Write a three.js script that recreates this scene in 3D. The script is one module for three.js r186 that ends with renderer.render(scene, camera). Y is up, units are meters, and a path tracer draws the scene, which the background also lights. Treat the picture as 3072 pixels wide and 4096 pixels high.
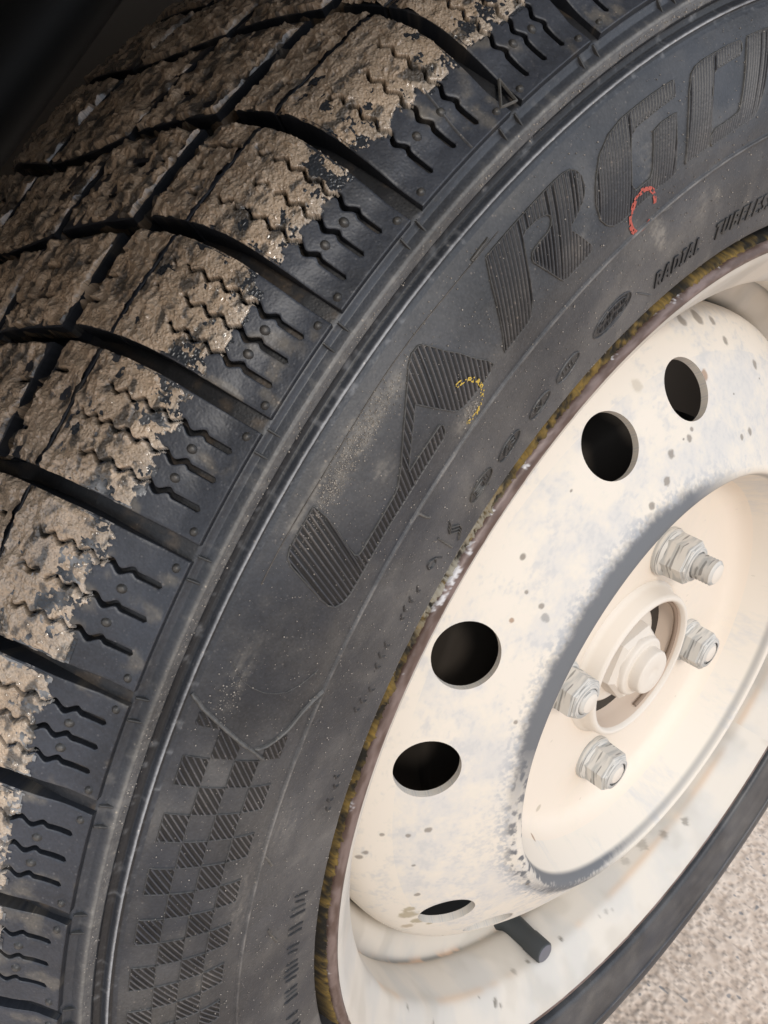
import * as THREE from 'three';
import { mergeGeometries, mergeVertices } from 'three/addons/utils/BufferGeometryUtils.js';
import { Brush, Evaluator, SUBTRACTION } from 'three-bvh-csg';
import { FontLoader } from 'three/addons/loaders/FontLoader.js';

// ---------------------------------------------------------------- camera, light, exposure
const PHI = 55 * Math.PI / 180;            // wheel angles are measured from 55 degrees forward of its top
const RL = 0.3005;                         // height of the axle over the ground
const scene = new THREE.Scene();
const camera = new THREE.PerspectiveCamera(66.56, 3 / 4, 0.01, 400);
const turn = (y, z) => [y * Math.cos(PHI) - z * Math.sin(PHI), y * Math.sin(PHI) + z * Math.cos(PHI)];
{
  const [cy, cz] = turn(0.3705, 0);
  camera.position.set(0.12133, RL + cy, cz);
  const v = (a) => { const [y, z] = turn(a[1], a[2]); return new THREE.Vector3(a[0], y, z); };
  camera.up.copy(v([-0.37737, 0.34243, -0.86043]));
  camera.lookAt(camera.position.clone().sub(v([0.66894, 0.74331, 0.00243])));
  camera.focus = 0.225;
  camera.userData.fStop = 90;
}
const SUN = new THREE.Vector3(0.75, 0.54, 0.44).normalize();
{
  const w = 256, h = 128, d = new Float32Array(w * h * 4);
  for (let j = 0; j < h; j++) for (let i = 0; i < w; i++) {
    const el = (j + 0.5) / h * Math.PI - Math.PI / 2, k = (j * w + i) * 4;
    const up = Math.max(0, Math.sin(el)), az = (i / w) * 6.2832;
    const cl = 1 + 0.10 * Math.sin(az * 3 + 1.3) * Math.sin(el * 5 + az) + 0.07 * Math.sin(az * 7 + el * 9);
    const L = (0.75 + 0.55 * up) * (up > 0 ? cl : 1);
    d[k] = 0.90 * L; d[k + 1] = 0.985 * L; d[k + 2] = 1.12 * L; d[k + 3] = 1;
  }
  const t = new THREE.DataTexture(d, w, h, THREE.RGBAFormat, THREE.FloatType);
  t.mapping = THREE.EquirectangularReflectionMapping; t.magFilter = THREE.LinearFilter; t.needsUpdate = true;
  scene.background = t; scene.environment = t;
}
const sun = new THREE.DirectionalLight(0xfff6ea, 1.2);
sun.position.copy(SUN).multiplyScalar(4); sun.castShadow = true; sun.shadow.radius = 22;
sun.shadow.mapSize.set(2048, 2048);
Object.assign(sun.shadow.camera, { left: -1.2, right: 1.2, top: 1.2, bottom: -1.2, near: 0.5, far: 9 });
scene.add(sun, sun.target);
const renderer = new THREE.WebGLRenderer({ antialias: true });
renderer.setSize(768, 1024);
renderer.toneMapping = THREE.LinearToneMapping;
renderer.toneMappingExposure = 1.18;
renderer.shadowMap.enabled = true;

// ---------------------------------------------------------------- helpers
let seed = 7;
const rnd = () => { seed = (seed * 1664525 + 1013904223) >>> 0; return seed / 4294967296; };
const hash = (x, y, z) => { let h = Math.imul(x, 374761393) ^ Math.imul(y, 668265263) ^ Math.imul(z, 2147483647 ^ 0x5bd1e995); h = Math.imul(h ^ (h >>> 13), 1274126177); h ^= h >>> 16; return (h >>> 0) / 4294967296; };
const sm = (t) => t * t * (3 - 2 * t);
function vn(x, y, s = 0) {                 // value noise, 0..1
  const i = Math.floor(x), j = Math.floor(y), u = sm(x - i), v = sm(y - j);
  const a = hash(i, j, s), b = hash(i + 1, j, s), c = hash(i, j + 1, s), d = hash(i + 1, j + 1, s);
  return a + (b - a) * u + (c - a) * v + (a - b - c + d) * u * v;
}
function fbm(x, y, o = 3, s = 0) { let a = 0, w = 0.5, t = 0; for (let k = 0; k < o; k++) { a += w * vn(x, y, s + k * 17); t += w; w *= 0.5; x = x * 2.03 + 11.3; y = y * 2.03 + 5.7; } return a / t; }
function pvn(x, y, p, s) {                 // periodic value noise
  const m = (q) => ((q % p) + p) % p, i = Math.floor(x), j = Math.floor(y), u = sm(x - i), v = sm(y - j);
  const a = hash(m(i), m(j), s), b = hash(m(i + 1), m(j), s), c = hash(m(i), m(j + 1), s), d = hash(m(i + 1), m(j + 1), s);
  return a + (b - a) * u + (c - a) * v + (a - b - c + d) * u * v;
}
function pfbm(x, y, p, o, s) { let a = 0, w = 0.5, t = 0; for (let k = 0; k < o; k++) { a += w * pvn(x * p, y * p, p, s + k); t += w; w *= 0.5; p *= 2; } return a / t; }
const clamp = (v, a = 0, b = 1) => Math.min(b, Math.max(a, v));
const sstep = (a, b, v) => sm(clamp((v - a) / (b - a)));
const lerp = (a, b, t) => a + (b - a) * t;
const mix3 = (a, b, t) => [lerp(a[0], b[0], t), lerp(a[1], b[1], t), lerp(a[2], b[2], t)];
const toS = (l) => Math.round(255 * clamp(l <= 0.0031308 ? l * 12.92 : 1.055 * Math.pow(l, 1 / 2.4) - 0.055));
function tex(w, h, f, srgb = true) {       // f(u, v) -> [r, g, b] linear, or a number
  const d = new Uint8Array(w * h * 4);
  for (let j = 0; j < h; j++) for (let i = 0; i < w; i++) {
    const c = f((i + 0.5) / w, (j + 0.5) / h, i, j), k = (j * w + i) * 4;
    if (typeof c === 'number') d[k] = d[k + 1] = d[k + 2] = Math.round(255 * clamp(c));
    else for (let q = 0; q < 3; q++) d[k + q] = srgb ? toS(c[q]) : Math.round(255 * clamp(c[q]));
    d[k + 3] = 255;
  }
  const t = new THREE.DataTexture(d, w, h); t.wrapS = t.wrapT = THREE.RepeatWrapping;
  t.magFilter = THREE.LinearFilter; t.minFilter = THREE.LinearMipmapLinearFilter; t.generateMipmaps = true;
  if (srgb) t.colorSpace = THREE.SRGBColorSpace; t.needsUpdate = true; return t;
}
function interp(P) {                       // smooth curve through [a, b] with ascending a (monotone cubic)
  const n = P.length, m = [];
  for (let i = 0; i < n; i++) {
    if (i === 0 || i === n - 1) { const j = i ? i - 1 : 0; m.push((P[j + 1][1] - P[j][1]) / (P[j + 1][0] - P[j][0])); continue; }
    const a = (P[i][1] - P[i - 1][1]) / (P[i][0] - P[i - 1][0]), b = (P[i + 1][1] - P[i][1]) / (P[i + 1][0] - P[i][0]);
    m.push(a * b <= 0 ? 0 : 2 * a * b / (a + b));
  }
  return (x) => {
    let i = 0; while (i < n - 2 && x > P[i + 1][0]) i++;
    const h = P[i + 1][0] - P[i][0], t = (x - P[i][0]) / h, t2 = t * t, t3 = t2 * t;
    return (2 * t3 - 3 * t2 + 1) * P[i][1] + (t3 - 2 * t2 + t) * h * m[i] + (3 * t2 - 2 * t3) * P[i + 1][1] + (t3 - t2) * h * m[i + 1];
  };
}
const D2R = Math.PI / 180;
const ring = (x, r, th) => { const a = th * D2R + PHI; return [x, RL + r * Math.cos(a), r * Math.sin(a)]; };   // wheel point
// a sheet of points; f(i, j) -> {p, uv, c}; keep(i, j) drops cells
function sheet(n, m, f, { colors = false, keep = null, flip = false } = {}) {
  const pos = new Float32Array(n * m * 3), uv = new Float32Array(n * m * 2), col = colors ? new Float32Array(n * m * 3) : null, idx = [];
  for (let i = 0; i < n; i++) for (let j = 0; j < m; j++) {
    const q = f(i, j), k = i * m + j;
    pos.set(q.p, k * 3); uv.set(q.uv || [0, 0], k * 2); if (col) col.set(q.c, k * 3);
  }
  for (let i = 0; i < n - 1; i++) for (let j = 0; j < m - 1; j++) {
    if (keep && !keep(i, j)) continue;
    const a = i * m + j, b = a + 1, c = a + m, d = c + 1;
    if (flip) idx.push(a, b, c, b, d, c); else idx.push(a, c, b, b, c, d);
  }
  const g = new THREE.BufferGeometry();
  g.setAttribute('position', new THREE.BufferAttribute(pos, 3)); g.setAttribute('uv', new THREE.BufferAttribute(uv, 2));
  if (col) g.setAttribute('color', new THREE.BufferAttribute(col, 3));
  g.setIndex(idx); g.computeVertexNormals(); return g;
}
function part(name, geo, mat, parent, label) {
  const m = new THREE.Mesh(geo, mat); m.name = name; m.castShadow = m.receiveShadow = true; parent.add(m);
  if (label) m.userData.label = label; return m;
}
const counts = {};
const numbered = (n) => { counts[n] = (counts[n] || 0) + 1; return counts[n] === 1 ? n : n + '_' + String(counts[n] - 1).padStart(3, '0'); };

// ---------------------------------------------------------------- materials
const rubberMap = tex(1024, 1024, (() => {
  const sp = new Float32Array(1024 * 1024);
  for (let k = 0; k < 7000; k++) {
    const x = Math.floor(rnd() * 1024), y = Math.floor(rnd() * 1024), r = 0.4 + 1.9 * Math.pow(rnd(), 5), v = 0.15 + 0.75 * rnd() * rnd();
    for (let a = -4; a <= 4; a++) for (let b = -4; b <= 4; b++) { const d = Math.hypot(a, b * (0.8 + 0.4 * rnd())); if (d < r + 0.7) { const i = ((y + b + 1024) % 1024) * 1024 + (x + a + 1024) % 1024; sp[i] = Math.max(sp[i], v * clamp(r + 0.7 - d)); } }
  }
  return (u, v, i, j) => {
    const n = pfbm(u, v, 6, 5, 3), f = pvn(u * 256, v * 256, 256, 9), s = sp[j * 1024 + i];
    const b = 0.26 + 0.14 * (n - 0.5) * 2 + 0.09 * (f - 0.5);
    return mix3([b, b * 0.995, b * 0.99], [1, 0.87, 0.72], s * 0.8);
  };
})());
const rubberBump = tex(1024, 1024, (u, v) => 0.6 * pvn(u * 300, v * 300, 300, 21) + 0.4 * pfbm(u, v, 24, 3, 31), false);
const rubber = new THREE.MeshPhysicalMaterial({ map: rubberMap, vertexColors: true, roughness: 0.44, bumpMap: rubberBump, bumpScale: 0.00005, specularIntensity: 1 });
const wetRubber = new THREE.MeshPhysicalMaterial({ vertexColors: true, roughness: 0.22, bumpMap: rubberBump, bumpScale: 0.0003, specularIntensity: 1 });
const mudBump = tex(512, 512, (u, v) => { const a = pfbm(u, v, 20, 3, 41), b = pvn(u * 130, v * 130, 130, 45); return 0.6 * a + 0.4 * Math.pow(b, 2); }, false);
const mudMap = tex(512, 512, (u, v) => { const n = pfbm(u, v, 8, 5, 51), f = pvn(u * 120, v * 120, 120, 57); const k = 0.7 + 0.5 * (n - 0.5) + 0.25 * (f - 0.5); return [k, k * 0.99, k * 0.97]; });
const mud = new THREE.MeshPhysicalMaterial({ map: mudMap, vertexColors: true, roughness: 0.42, bumpMap: mudBump, bumpScale: 0.0007, clearcoat: 1, clearcoatRoughness: 0.09 });
const letterRubber = rubber;

// ---------------------------------------------------------------- the wheel
const wheel = new THREE.Group(); wheel.name = 'mounted_tyre_and_rim';
wheel.userData = { label: 'muddy winter tyre on a dirty white steel wheel standing on the gritty ground', category: 'car wheel' };
scene.add(wheel);
const tyre = new THREE.Group(); tyre.name = 'tyre'; wheel.add(tyre);

// tread surface: radius over axial position (mm in, m out)
const treadR = (() => { const f = interp([[-168, 284], [-152, 295], [-133, 300.4], [-100, 302.6], [-75, 303.5], [-55, 303], [-40, 301.5], [-28, 299.7], [-19.5, 296.8], [-11.3, 291], [-6.7, 286.75], [-3, 282.8], [2, 279], [4, 277.4]]); return (x) => f(x * 1000) / 1000; })();
function treadP(x, th, h) {
  const r = treadR(x), k = (treadR(x + 5e-4) - treadR(x - 5e-4)) / 1e-3, l = Math.hypot(1, k);
  return ring(x - k / l * h, r + h / l, th);
}
const treadS = (() => { const n = 360, t = [0]; let x = 0.004; for (let i = 1; i <= n; i++) { const x1 = 0.004 - i * 0.0005; t.push(t[i - 1] + Math.hypot(x1 - x, treadR(x1) - treadR(x))); x = x1; } return (x) => { const q = clamp((0.004 - x) / 0.0005, 0, n - 1e-6), i = Math.floor(q); return lerp(t[i], t[i + 1], q - i); }; })();
const uvT = (x, th) => [th * D2R * 0.29 / 0.11, treadS(x) / 0.11];
const grooveOff = (() => { const f = interp([[-160, 5.2], [-120, 5.1], [-105, 5.0], [-92, 4.6], [-78, 3.7], [-66, 2.5], [-57, 1.9], [-46, 1.2], [-42, 0.92], [-37, 0.62], [-27, 0.28], [-18, 0.07], [-12, 0], [10, 0]]); return (x) => f(x * 1000); })();

// --- tread blocks
const blockTh = [[-22.8, -18.1], [-17.35, -11.5], [-10.72, -6.05], [-5.38, -0.95], [-0.27, 4.75], [5.5, 11.3], [11.93, 16.4], [17.1, 22.2], [22.85, 27.95], [28.6, 34.2], [34.9, 39.6]];
for (let k = 0, a = -23.5; k < 6; k++) { const w = [5.1, 5.6, 4.8, 5.2, 5.9, 5.0][k]; blockTh.unshift([a - w, a]); a -= w + 0.7; }
for (let k = 0, a = 40.3; k < 5; k++) { const w = [5.2, 5.8, 4.8, 5.3, 5.0][k]; blockTh.push([a, a + w]); a += w + 0.7; }

const sipeZig = (x) => x > -0.0044 ? 0 : 0.125 * Math.sin((x + 0.0044) / 0.00325 * Math.PI * 2 + Math.PI) * sstep(-0.0044, -0.0052, x) * -1;
// geometry of one block; th(t, x) gives the angle at fraction t; sipes at fractions of the width
function blockGeo(t0, t1, xa, xb, { sipes = [], sipeFrom = 0, sipeTo = 0, zig = true, depth = 0.0085, nx = 60, nt = 12, tone = 1, seedN = 0 }) {
  const W = 0.125, SD = 0.006, off = grooveOff, gs = [];
  const sc = (k, x) => lerp(t0, t1, sipes[k]) + off(x) + (zig ? sipeZig(x + 0.0002 * k) : 0);
  const sw = (x) => { if (!sipes.length) return 0; return W * sstep(sipeFrom + 1e-4, sipeFrom - 3e-4, x) * sstep(sipeTo - 1e-4, sipeTo + 3e-4, x); };
  const edge = (k, side, x) => k < 0 ? t0 + off(x) : k >= sipes.length ? t1 + off(x) : sc(k, x) + side * sw(x);
  const xs = []; for (let i = 0; i <= nx; i++) xs.push(lerp(xa, xb, i / nx));
  xs.splice(1, 0, lerp(xa, xb, 0.012 * 26 / (nx))); xs.splice(xs.length - 1, 0, xb + (xa - xb) * 0.004);
  const hT = (x, th) => 0.00012 * (fbm(th * 2.2, x * 400, 3, 5 + seedN) - 0.5) * 2;
  const dust = (x, th, h) => {
    const n = fbm(th * 1.1 + 3, x * 220, 4, 61), f = fbm(th * 4, x * 800, 2, 67);
    const patch = sstep(0.58, 0.75, n) * (0.5 + f);
    const lowTone = h < -0.0001 ? 0.55 : 1;  // walls, slits and softened edges get a darker tone than the top
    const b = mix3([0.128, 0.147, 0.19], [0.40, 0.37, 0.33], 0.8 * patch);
    return b.map((v) => v * lowTone * tone * (0.85 + 0.3 * n));
  };
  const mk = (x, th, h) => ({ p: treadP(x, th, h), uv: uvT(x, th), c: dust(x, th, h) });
  const cols = []; for (let j = 0; j <= nt; j++) cols.push(j / nt);
  for (let k = -1; k < sipes.length; k++) {            // top panels with softened edges
    const c2 = [0, 0.03, ...cols.slice(1, -1), 0.97, 1];
    gs.push(sheet(xs.length, c2.length, (i, j) => {
      const x = xs[i], a = edge(k, 1, x), b = edge(k + 1, -1, x), th = lerp(a, b, c2[j]);
      const side = j === 0 ? (k < 0 ? 1 : sw(x) / W) : j === c2.length - 1 ? (k + 1 >= sipes.length ? 1 : sw(x) / W) : 0;
      const e = -0.00022 * Math.max(side, (i === 0 || i === xs.length - 1) ? 1 : 0);
      return mk(x, th, hT(x, th) + e);
    }, { colors: true }));
  }
  const wall = (f, deep, fl) => gs.push(sheet(xs.length, 5, (i, j) => { const x = xs[i]; return mk(x, f(x), j === 0 ? -0.0002 + hT(x, f(x)) : -deep(x) * j / 4); }, { colors: true, flip: fl }));
  const dp = (x) => Math.min(depth, lerp(0.0016, depth, sstep(0.003, -0.018, x)));
  wall((x) => t0 + off(x), dp, false); wall((x) => t1 + off(x), dp, true);
  for (let k = 0; k < sipes.length; k++) {
    const sd = (x) => SD * (sw(x) / W) * lerp(0.25, 1, sstep(0.0005, -0.007, x)) + 0.0002;
    wall((x) => edge(k, -1, x), sd, true); wall((x) => edge(k, 1, x), sd, false);
    gs.push(sheet(xs.length, 2, (i, j) => mk(xs[i], edge(k, j ? 1 : -1, xs[i]), -sd(xs[i])), { colors: true }));
  }
  for (const [x, fl] of [[xa, true], [xb, false]]) {   // end walls
    const n = 24; gs.push(sheet(n + 1, 4, (i, j) => { const th = lerp(t0, t1, i / n) + off(x); return mk(x, th, j === 0 ? -0.0002 + hT(x, th) : -(x > -0.01 ? 0.0022 : depth) * j / 3); }, { colors: true, flip: !fl }));
  }
  return gs;
}
function pip(x, th, r, h) {                            // a small moulded stud
  return sheet(5, 13, (i, j) => { const a = j / 12 * Math.PI * 2, q = [0, 0.35, 0.7, 0.92, 1.15][i], hh = [1, 0.97, 0.8, 0.35, -0.15][i] * h; const xx = x + q * r * Math.cos(a) * 0.75, t = th + q * r * Math.sin(a) / 0.285 / D2R; return { p: treadP(xx, t, hh), uv: uvT(xx, t), c: i < 2 ? [0.24, 0.225, 0.205] : [0.12, 0.118, 0.115] }; }, { colors: true, flip: true });
}
// --- mud on a block
function mudCover(x, th, edge, full, rough = 0) {                 // thickness, m; negative where the rubber is bare
  const s = treadS(x) * 1000, t = th * D2R * 295;      // mm
  const inside = sstep(edge + 0.0006, edge - 0.0004, x) ;
  const e2 = edge + 0.0016 * (vn(t * 0.45, 7, 3) - 0.5) * 2 + 0.0008 * (vn(t * 1.3, s * 1.3, 4) - 0.5) * 2;
  const m = sstep(e2 + 0.0001, e2 - 0.0005, x);
  const big = fbm(t * 0.16 + 40, s * 0.13, 3, 71), mid = fbm(t * 0.5, s * 0.34, 3, 77), lump = vn(t * 0.62, s * 0.62, 81), fine = vn(t * 2.1, s * 2.1, 85);
  const depthIn = clamp((e2 - x) / 0.03);
  const k = sstep(0.0005, 0.016, e2 - x), base = 0.6 * big + 0.4 * mid - (full - 0.26) * 0.5;
  const rid = 1 - Math.abs(2 * fbm(t * 0.12 + s * 0.08, s * 0.28 - t * 0.06, 3, 83) - 1);
  let h = lerp(0.00022, 0.00048, k) + lerp(0.0008, 0.0013 + 0.0020 * rough, k) * (base - 0.455) + (0.0006 + 0.0012 * rough) * k * (rid - 0.72) + lerp(0.00010, 0.00018 + 0.0005 * rough, k) * (lump - 0.45) + 0.00016 * (fine - 0.5);
  const pebble = sstep(0.80, 0.95, vn(t * 1.5 + 9, s * 1.5, 93)); h += 0.00042 * pebble * sstep(-0.0001, 0.0001, h);
  return m * inside > 0.5 ? h : -0.001;
}
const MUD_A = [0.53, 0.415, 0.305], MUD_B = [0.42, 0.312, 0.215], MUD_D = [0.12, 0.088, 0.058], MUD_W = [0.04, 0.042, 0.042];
function mudGeo(t0, t1, xa, xb, { edge = -0.009, full = 0.36, cell = 0.0003, sipes = [], sipeTo = -0.025, zig = true, slack = 0.00035, over = 0 }) {
  const n = Math.round((xa - xb) * 1.06 / cell), m = Math.round((t1 - t0) * D2R * 0.298 / cell);
  const H = new Float32Array((n + 1) * (m + 1));
  const at = (i, j) => { const x = lerp(xa, xb, i / n); return [x, lerp(t0, t1, j / m) + grooveOff(x)]; };
  for (let i = 0; i <= n; i++) for (let j = 0; j <= m; j++) {
    const [x, th] = at(i, j); let h = mudCover(x, th, edge, full, over ? 1 : 0.45 * sstep(-0.016, -0.026, x));
    for (const f of sipes) {                           // slits stay open near the shoulder and clog further in
      const d = Math.abs(th - (lerp(t0, t1, f) + grooveOff(x) + (zig ? sipeZig(x) : 0))) * D2R * 295;
      const open = sstep(0.2, 0.55, vn(x * 330 + f * 31, t0 * 3.1, 97) + (x > edge - 0.0075 ? 0.4 : x > edge - 0.012 ? 0.0 : -0.32));
      if (x > sipeTo && d < 0.5) h -= 0.0022 * open * (1 - sstep(0.26, 0.44, d));
    }
    const ed = Math.min(j, m - j) * (t1 - t0) / m * D2R * 295, ex = over ? Math.min(i, n - i) * cell * 1000 : 9;
    h -= slack * (1 - sstep(0, 0.8, Math.min(ed, ex)));
    if (over) { const e = Math.min(ed, ex), lip = 0.5 + 0.9 * vn(x * 300, th * 1.6, 95); h -= 0.0045 * Math.pow(1 - sstep(0, lip, e), 1.5); }
    H[i * (m + 1) + j] = h;
  }
  const g = sheet(n + 1, m + 1, (i, j) => {
    const [x, th] = at(i, j), h = H[i * (m + 1) + j], s = treadS(x) * 1000, t = th * D2R * 295;
    const a = fbm(t * 0.25, s * 0.25, 3, 101), b = vn(t * 1.6, s * 1.6, 107);
    let c = mix3(MUD_B, MUD_A, clamp(a * 1.3 + 0.25 * (b - 0.5))); c = mix3(c, MUD_D, (1 - sstep(0.00001, 0.00012, h)) * 0.55 + 0.45 * sstep(-0.0002, -0.001, h));  // thin mud darker; draped edges painted darker to offset the light they catch
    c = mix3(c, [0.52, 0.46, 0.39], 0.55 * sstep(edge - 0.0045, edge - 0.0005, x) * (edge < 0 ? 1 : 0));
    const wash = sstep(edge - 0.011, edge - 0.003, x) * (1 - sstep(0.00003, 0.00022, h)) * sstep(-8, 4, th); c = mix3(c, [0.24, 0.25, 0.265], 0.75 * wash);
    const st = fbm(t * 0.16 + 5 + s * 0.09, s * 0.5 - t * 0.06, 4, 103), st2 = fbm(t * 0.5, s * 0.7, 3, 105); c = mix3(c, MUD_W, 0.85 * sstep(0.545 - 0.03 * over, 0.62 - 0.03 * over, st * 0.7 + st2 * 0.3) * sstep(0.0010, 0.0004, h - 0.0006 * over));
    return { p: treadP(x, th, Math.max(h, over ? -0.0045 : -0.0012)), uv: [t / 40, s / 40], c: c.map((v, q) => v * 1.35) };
  }, { colors: true, keep: (i, j) => H[i * (m + 1) + j] > 0 || H[i * (m + 1) + j + 1] > 0 || H[(i + 1) * (m + 1) + j] > 0 || H[(i + 1) * (m + 1) + j + 1] > 0 || (over && (Math.min(j, m - j) < 3 || Math.min(i, n - i) < 3)) });
  return g;
}
function wetGeo(t0, t1, edge, far) {
  const n = 60, m = 50, W = new Float32Array((n + 1) * (m + 1));
  const at = (i, j) => { const x = lerp(edge + 0.0005, far, i / n); return [x, lerp(t0 + 0.06, t1 - 0.06, j / m) + grooveOff(x)]; };
  for (let i = 0; i <= n; i++) for (let j = 0; j <= m; j++) { const [x, th] = at(i, j), s = treadS(x) * 1000, t = th * D2R * 295; const e2 = edge + 0.0016 * (vn(t * 0.45, 7, 3) - 0.5) * 2 + 0.0008 * (vn(t * 1.3, s * 1.3, 4) - 0.5) * 2; W[i * (m + 1) + j] = x < e2 ? 1 : 0; }
  return { n, m, W, at };
}
blockTh.forEach(([a, b], q) => {
  const fine = a > -30 && a < 36, edge = -0.0088 + 0.0006 * (vn(q * 3.3, 1, 5) - 0.5) * 2;
  const fr = [0.245, 0.5, 0.755];
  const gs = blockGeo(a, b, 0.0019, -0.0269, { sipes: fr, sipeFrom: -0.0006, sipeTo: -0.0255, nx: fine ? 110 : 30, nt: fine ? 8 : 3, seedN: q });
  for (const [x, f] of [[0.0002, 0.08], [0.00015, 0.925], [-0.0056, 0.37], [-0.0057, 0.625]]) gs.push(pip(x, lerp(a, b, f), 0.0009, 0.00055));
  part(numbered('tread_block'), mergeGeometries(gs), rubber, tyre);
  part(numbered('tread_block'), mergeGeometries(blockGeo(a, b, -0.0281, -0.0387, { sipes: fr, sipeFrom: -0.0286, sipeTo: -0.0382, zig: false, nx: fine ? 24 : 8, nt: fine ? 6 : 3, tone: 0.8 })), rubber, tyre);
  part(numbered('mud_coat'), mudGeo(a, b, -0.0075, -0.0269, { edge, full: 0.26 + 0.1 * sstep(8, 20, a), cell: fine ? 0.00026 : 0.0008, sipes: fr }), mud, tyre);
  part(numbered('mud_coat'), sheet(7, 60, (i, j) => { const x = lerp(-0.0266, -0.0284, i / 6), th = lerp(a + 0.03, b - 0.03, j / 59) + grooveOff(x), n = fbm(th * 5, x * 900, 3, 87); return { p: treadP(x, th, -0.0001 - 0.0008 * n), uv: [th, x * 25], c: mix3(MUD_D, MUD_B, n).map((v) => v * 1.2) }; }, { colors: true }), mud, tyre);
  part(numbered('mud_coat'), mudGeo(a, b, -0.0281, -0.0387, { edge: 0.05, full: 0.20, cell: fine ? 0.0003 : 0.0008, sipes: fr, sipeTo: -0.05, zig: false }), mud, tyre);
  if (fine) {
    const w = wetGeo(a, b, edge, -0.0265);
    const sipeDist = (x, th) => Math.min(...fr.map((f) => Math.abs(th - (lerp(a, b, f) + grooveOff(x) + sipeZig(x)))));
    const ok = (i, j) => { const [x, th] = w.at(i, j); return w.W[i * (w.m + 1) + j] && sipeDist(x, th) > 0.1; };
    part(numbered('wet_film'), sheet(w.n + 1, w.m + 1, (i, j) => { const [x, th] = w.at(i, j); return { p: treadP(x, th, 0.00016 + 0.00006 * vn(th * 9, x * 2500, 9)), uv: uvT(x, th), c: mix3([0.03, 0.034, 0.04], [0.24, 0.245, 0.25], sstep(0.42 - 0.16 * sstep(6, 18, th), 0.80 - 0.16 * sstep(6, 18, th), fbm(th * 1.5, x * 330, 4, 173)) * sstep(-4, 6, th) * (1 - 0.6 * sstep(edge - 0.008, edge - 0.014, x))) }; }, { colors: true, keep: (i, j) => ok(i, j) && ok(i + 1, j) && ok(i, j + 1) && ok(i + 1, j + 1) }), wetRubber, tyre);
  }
  // inner rows of the tread, caked with mud
  for (const [xa, xb, f] of [[-0.0438, -0.0678, 1], [-0.0705, -0.104, 0.8], [-0.107, -0.1655, 0.6]]) {
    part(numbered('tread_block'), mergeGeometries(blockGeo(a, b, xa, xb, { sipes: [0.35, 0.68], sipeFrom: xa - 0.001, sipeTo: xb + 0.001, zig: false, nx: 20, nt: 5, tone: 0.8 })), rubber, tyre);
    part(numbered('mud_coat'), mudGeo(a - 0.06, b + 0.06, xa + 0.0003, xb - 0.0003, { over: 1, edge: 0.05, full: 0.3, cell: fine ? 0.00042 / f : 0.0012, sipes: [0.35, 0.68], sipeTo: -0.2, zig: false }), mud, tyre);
  }
});

const treadBead = (path, w, h, col) => sheet(path.length, 5, (i, j) => { const a = path[Math.max(0, i - 1)], b = path[Math.min(path.length - 1, i + 1)]; let dt = (b[0] - a[0]) * D2R * 284, dx = (b[1] - a[1]) * 1.4; const l = Math.hypot(dt, dx) || 1; dt /= l; dx /= l; const o = (j - 2) / 2 * w; const th = path[i][0] + dx * o / (D2R * 284), x = (path[i][1] - dt * o / 1.4) / 1000; return { p: treadP(x, th, [-0.0001, 0.7, 1, 0.7, -0.0001][j] * h), uv: uvT(x, th), c: col }; }, { colors: true });
part('mould_line', treadBead(Array.from({ length: 24 }, (_, i) => [lerp(-15.4, -14.83, i / 23), lerp(-9.6, 1.7, i / 23)]), 0.3, 0.0004, [0.3, 0.31, 0.33]), rubber, tyre);
{ const c = [[-18.9, -3.3], [-18.62, 1.3], [-17.9, 0.3]], q = []; for (let k = 0; k < 3; k++) for (let i = 0; i < 8; i++) q.push([lerp(c[k][0], c[(k + 1) % 3][0], i / 8) + 0.75, lerp(c[k][1], c[(k + 1) % 3][1], i / 8)]); q.push(q[0]); part('triangle_mark', treadBead(q, 0.35, 0.0005, [0.34, 0.33, 0.31]), rubber, tyre); }
// --- carcass: groove floors, shoulder rings, sidewall, bead
const CP = [[-182, 230], [-189, 262], [-175, 279], [-167, 279.5], [-152, 288.5], [-133, 293.5], [-100, 295.6], [-75, 296.5], [-55, 296], [-44, 294.8], [-38, 294.6], [-28, 293.2], [-19.5, 290.6], [-14, 287.6], [-9, 284.6], [-5, 282.2], [-2, 279.9], [0.2, 278.1], [0.9, 277.4],
  [0.95, 276.6], [1.2, 275.9], [2.2, 275.2], [2.9, 274.7], [3.15, 274.2], [3.1, 273.6], [2.95, 272.7], [2.8, 271.9], [2.1, 271.3], [1.35, 270.7], [1.3, 270.0], [1.4, 269.3], [1.9, 268.85], [3.1, 268.5], [3.45, 268.2], [3.4, 267.9], [2.8, 267.65], [2.2, 267.3], [2.2, 266.8], [2.6, 266.1], [3.0, 265.5],
  [4.3, 263.1], [5.5, 260.5], [6.9, 256.8], [8, 253], [8.75, 249.5], [9.3, 246], [9.5, 243], [9.45, 241], [9.2, 238.5], [8.95, 236.9], [8.95, 236.6], [9.4, 236.3], [9.45, 236], [9.3, 235.7], [8.65, 235.4], [8.5, 234.6], [7.8, 228], [6.9, 223.3], [6, 219], [4.9, 214.5], [3.6, 209], [2.9, 206.6], [2.3, 205.7], [1.4, 205.1], [-1, 204.9], [-5, 204.8], [-9, 203], [-14, 190], [-16, 184]].map((p) => [p[0] / 1000, p[1] / 1000]);
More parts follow.
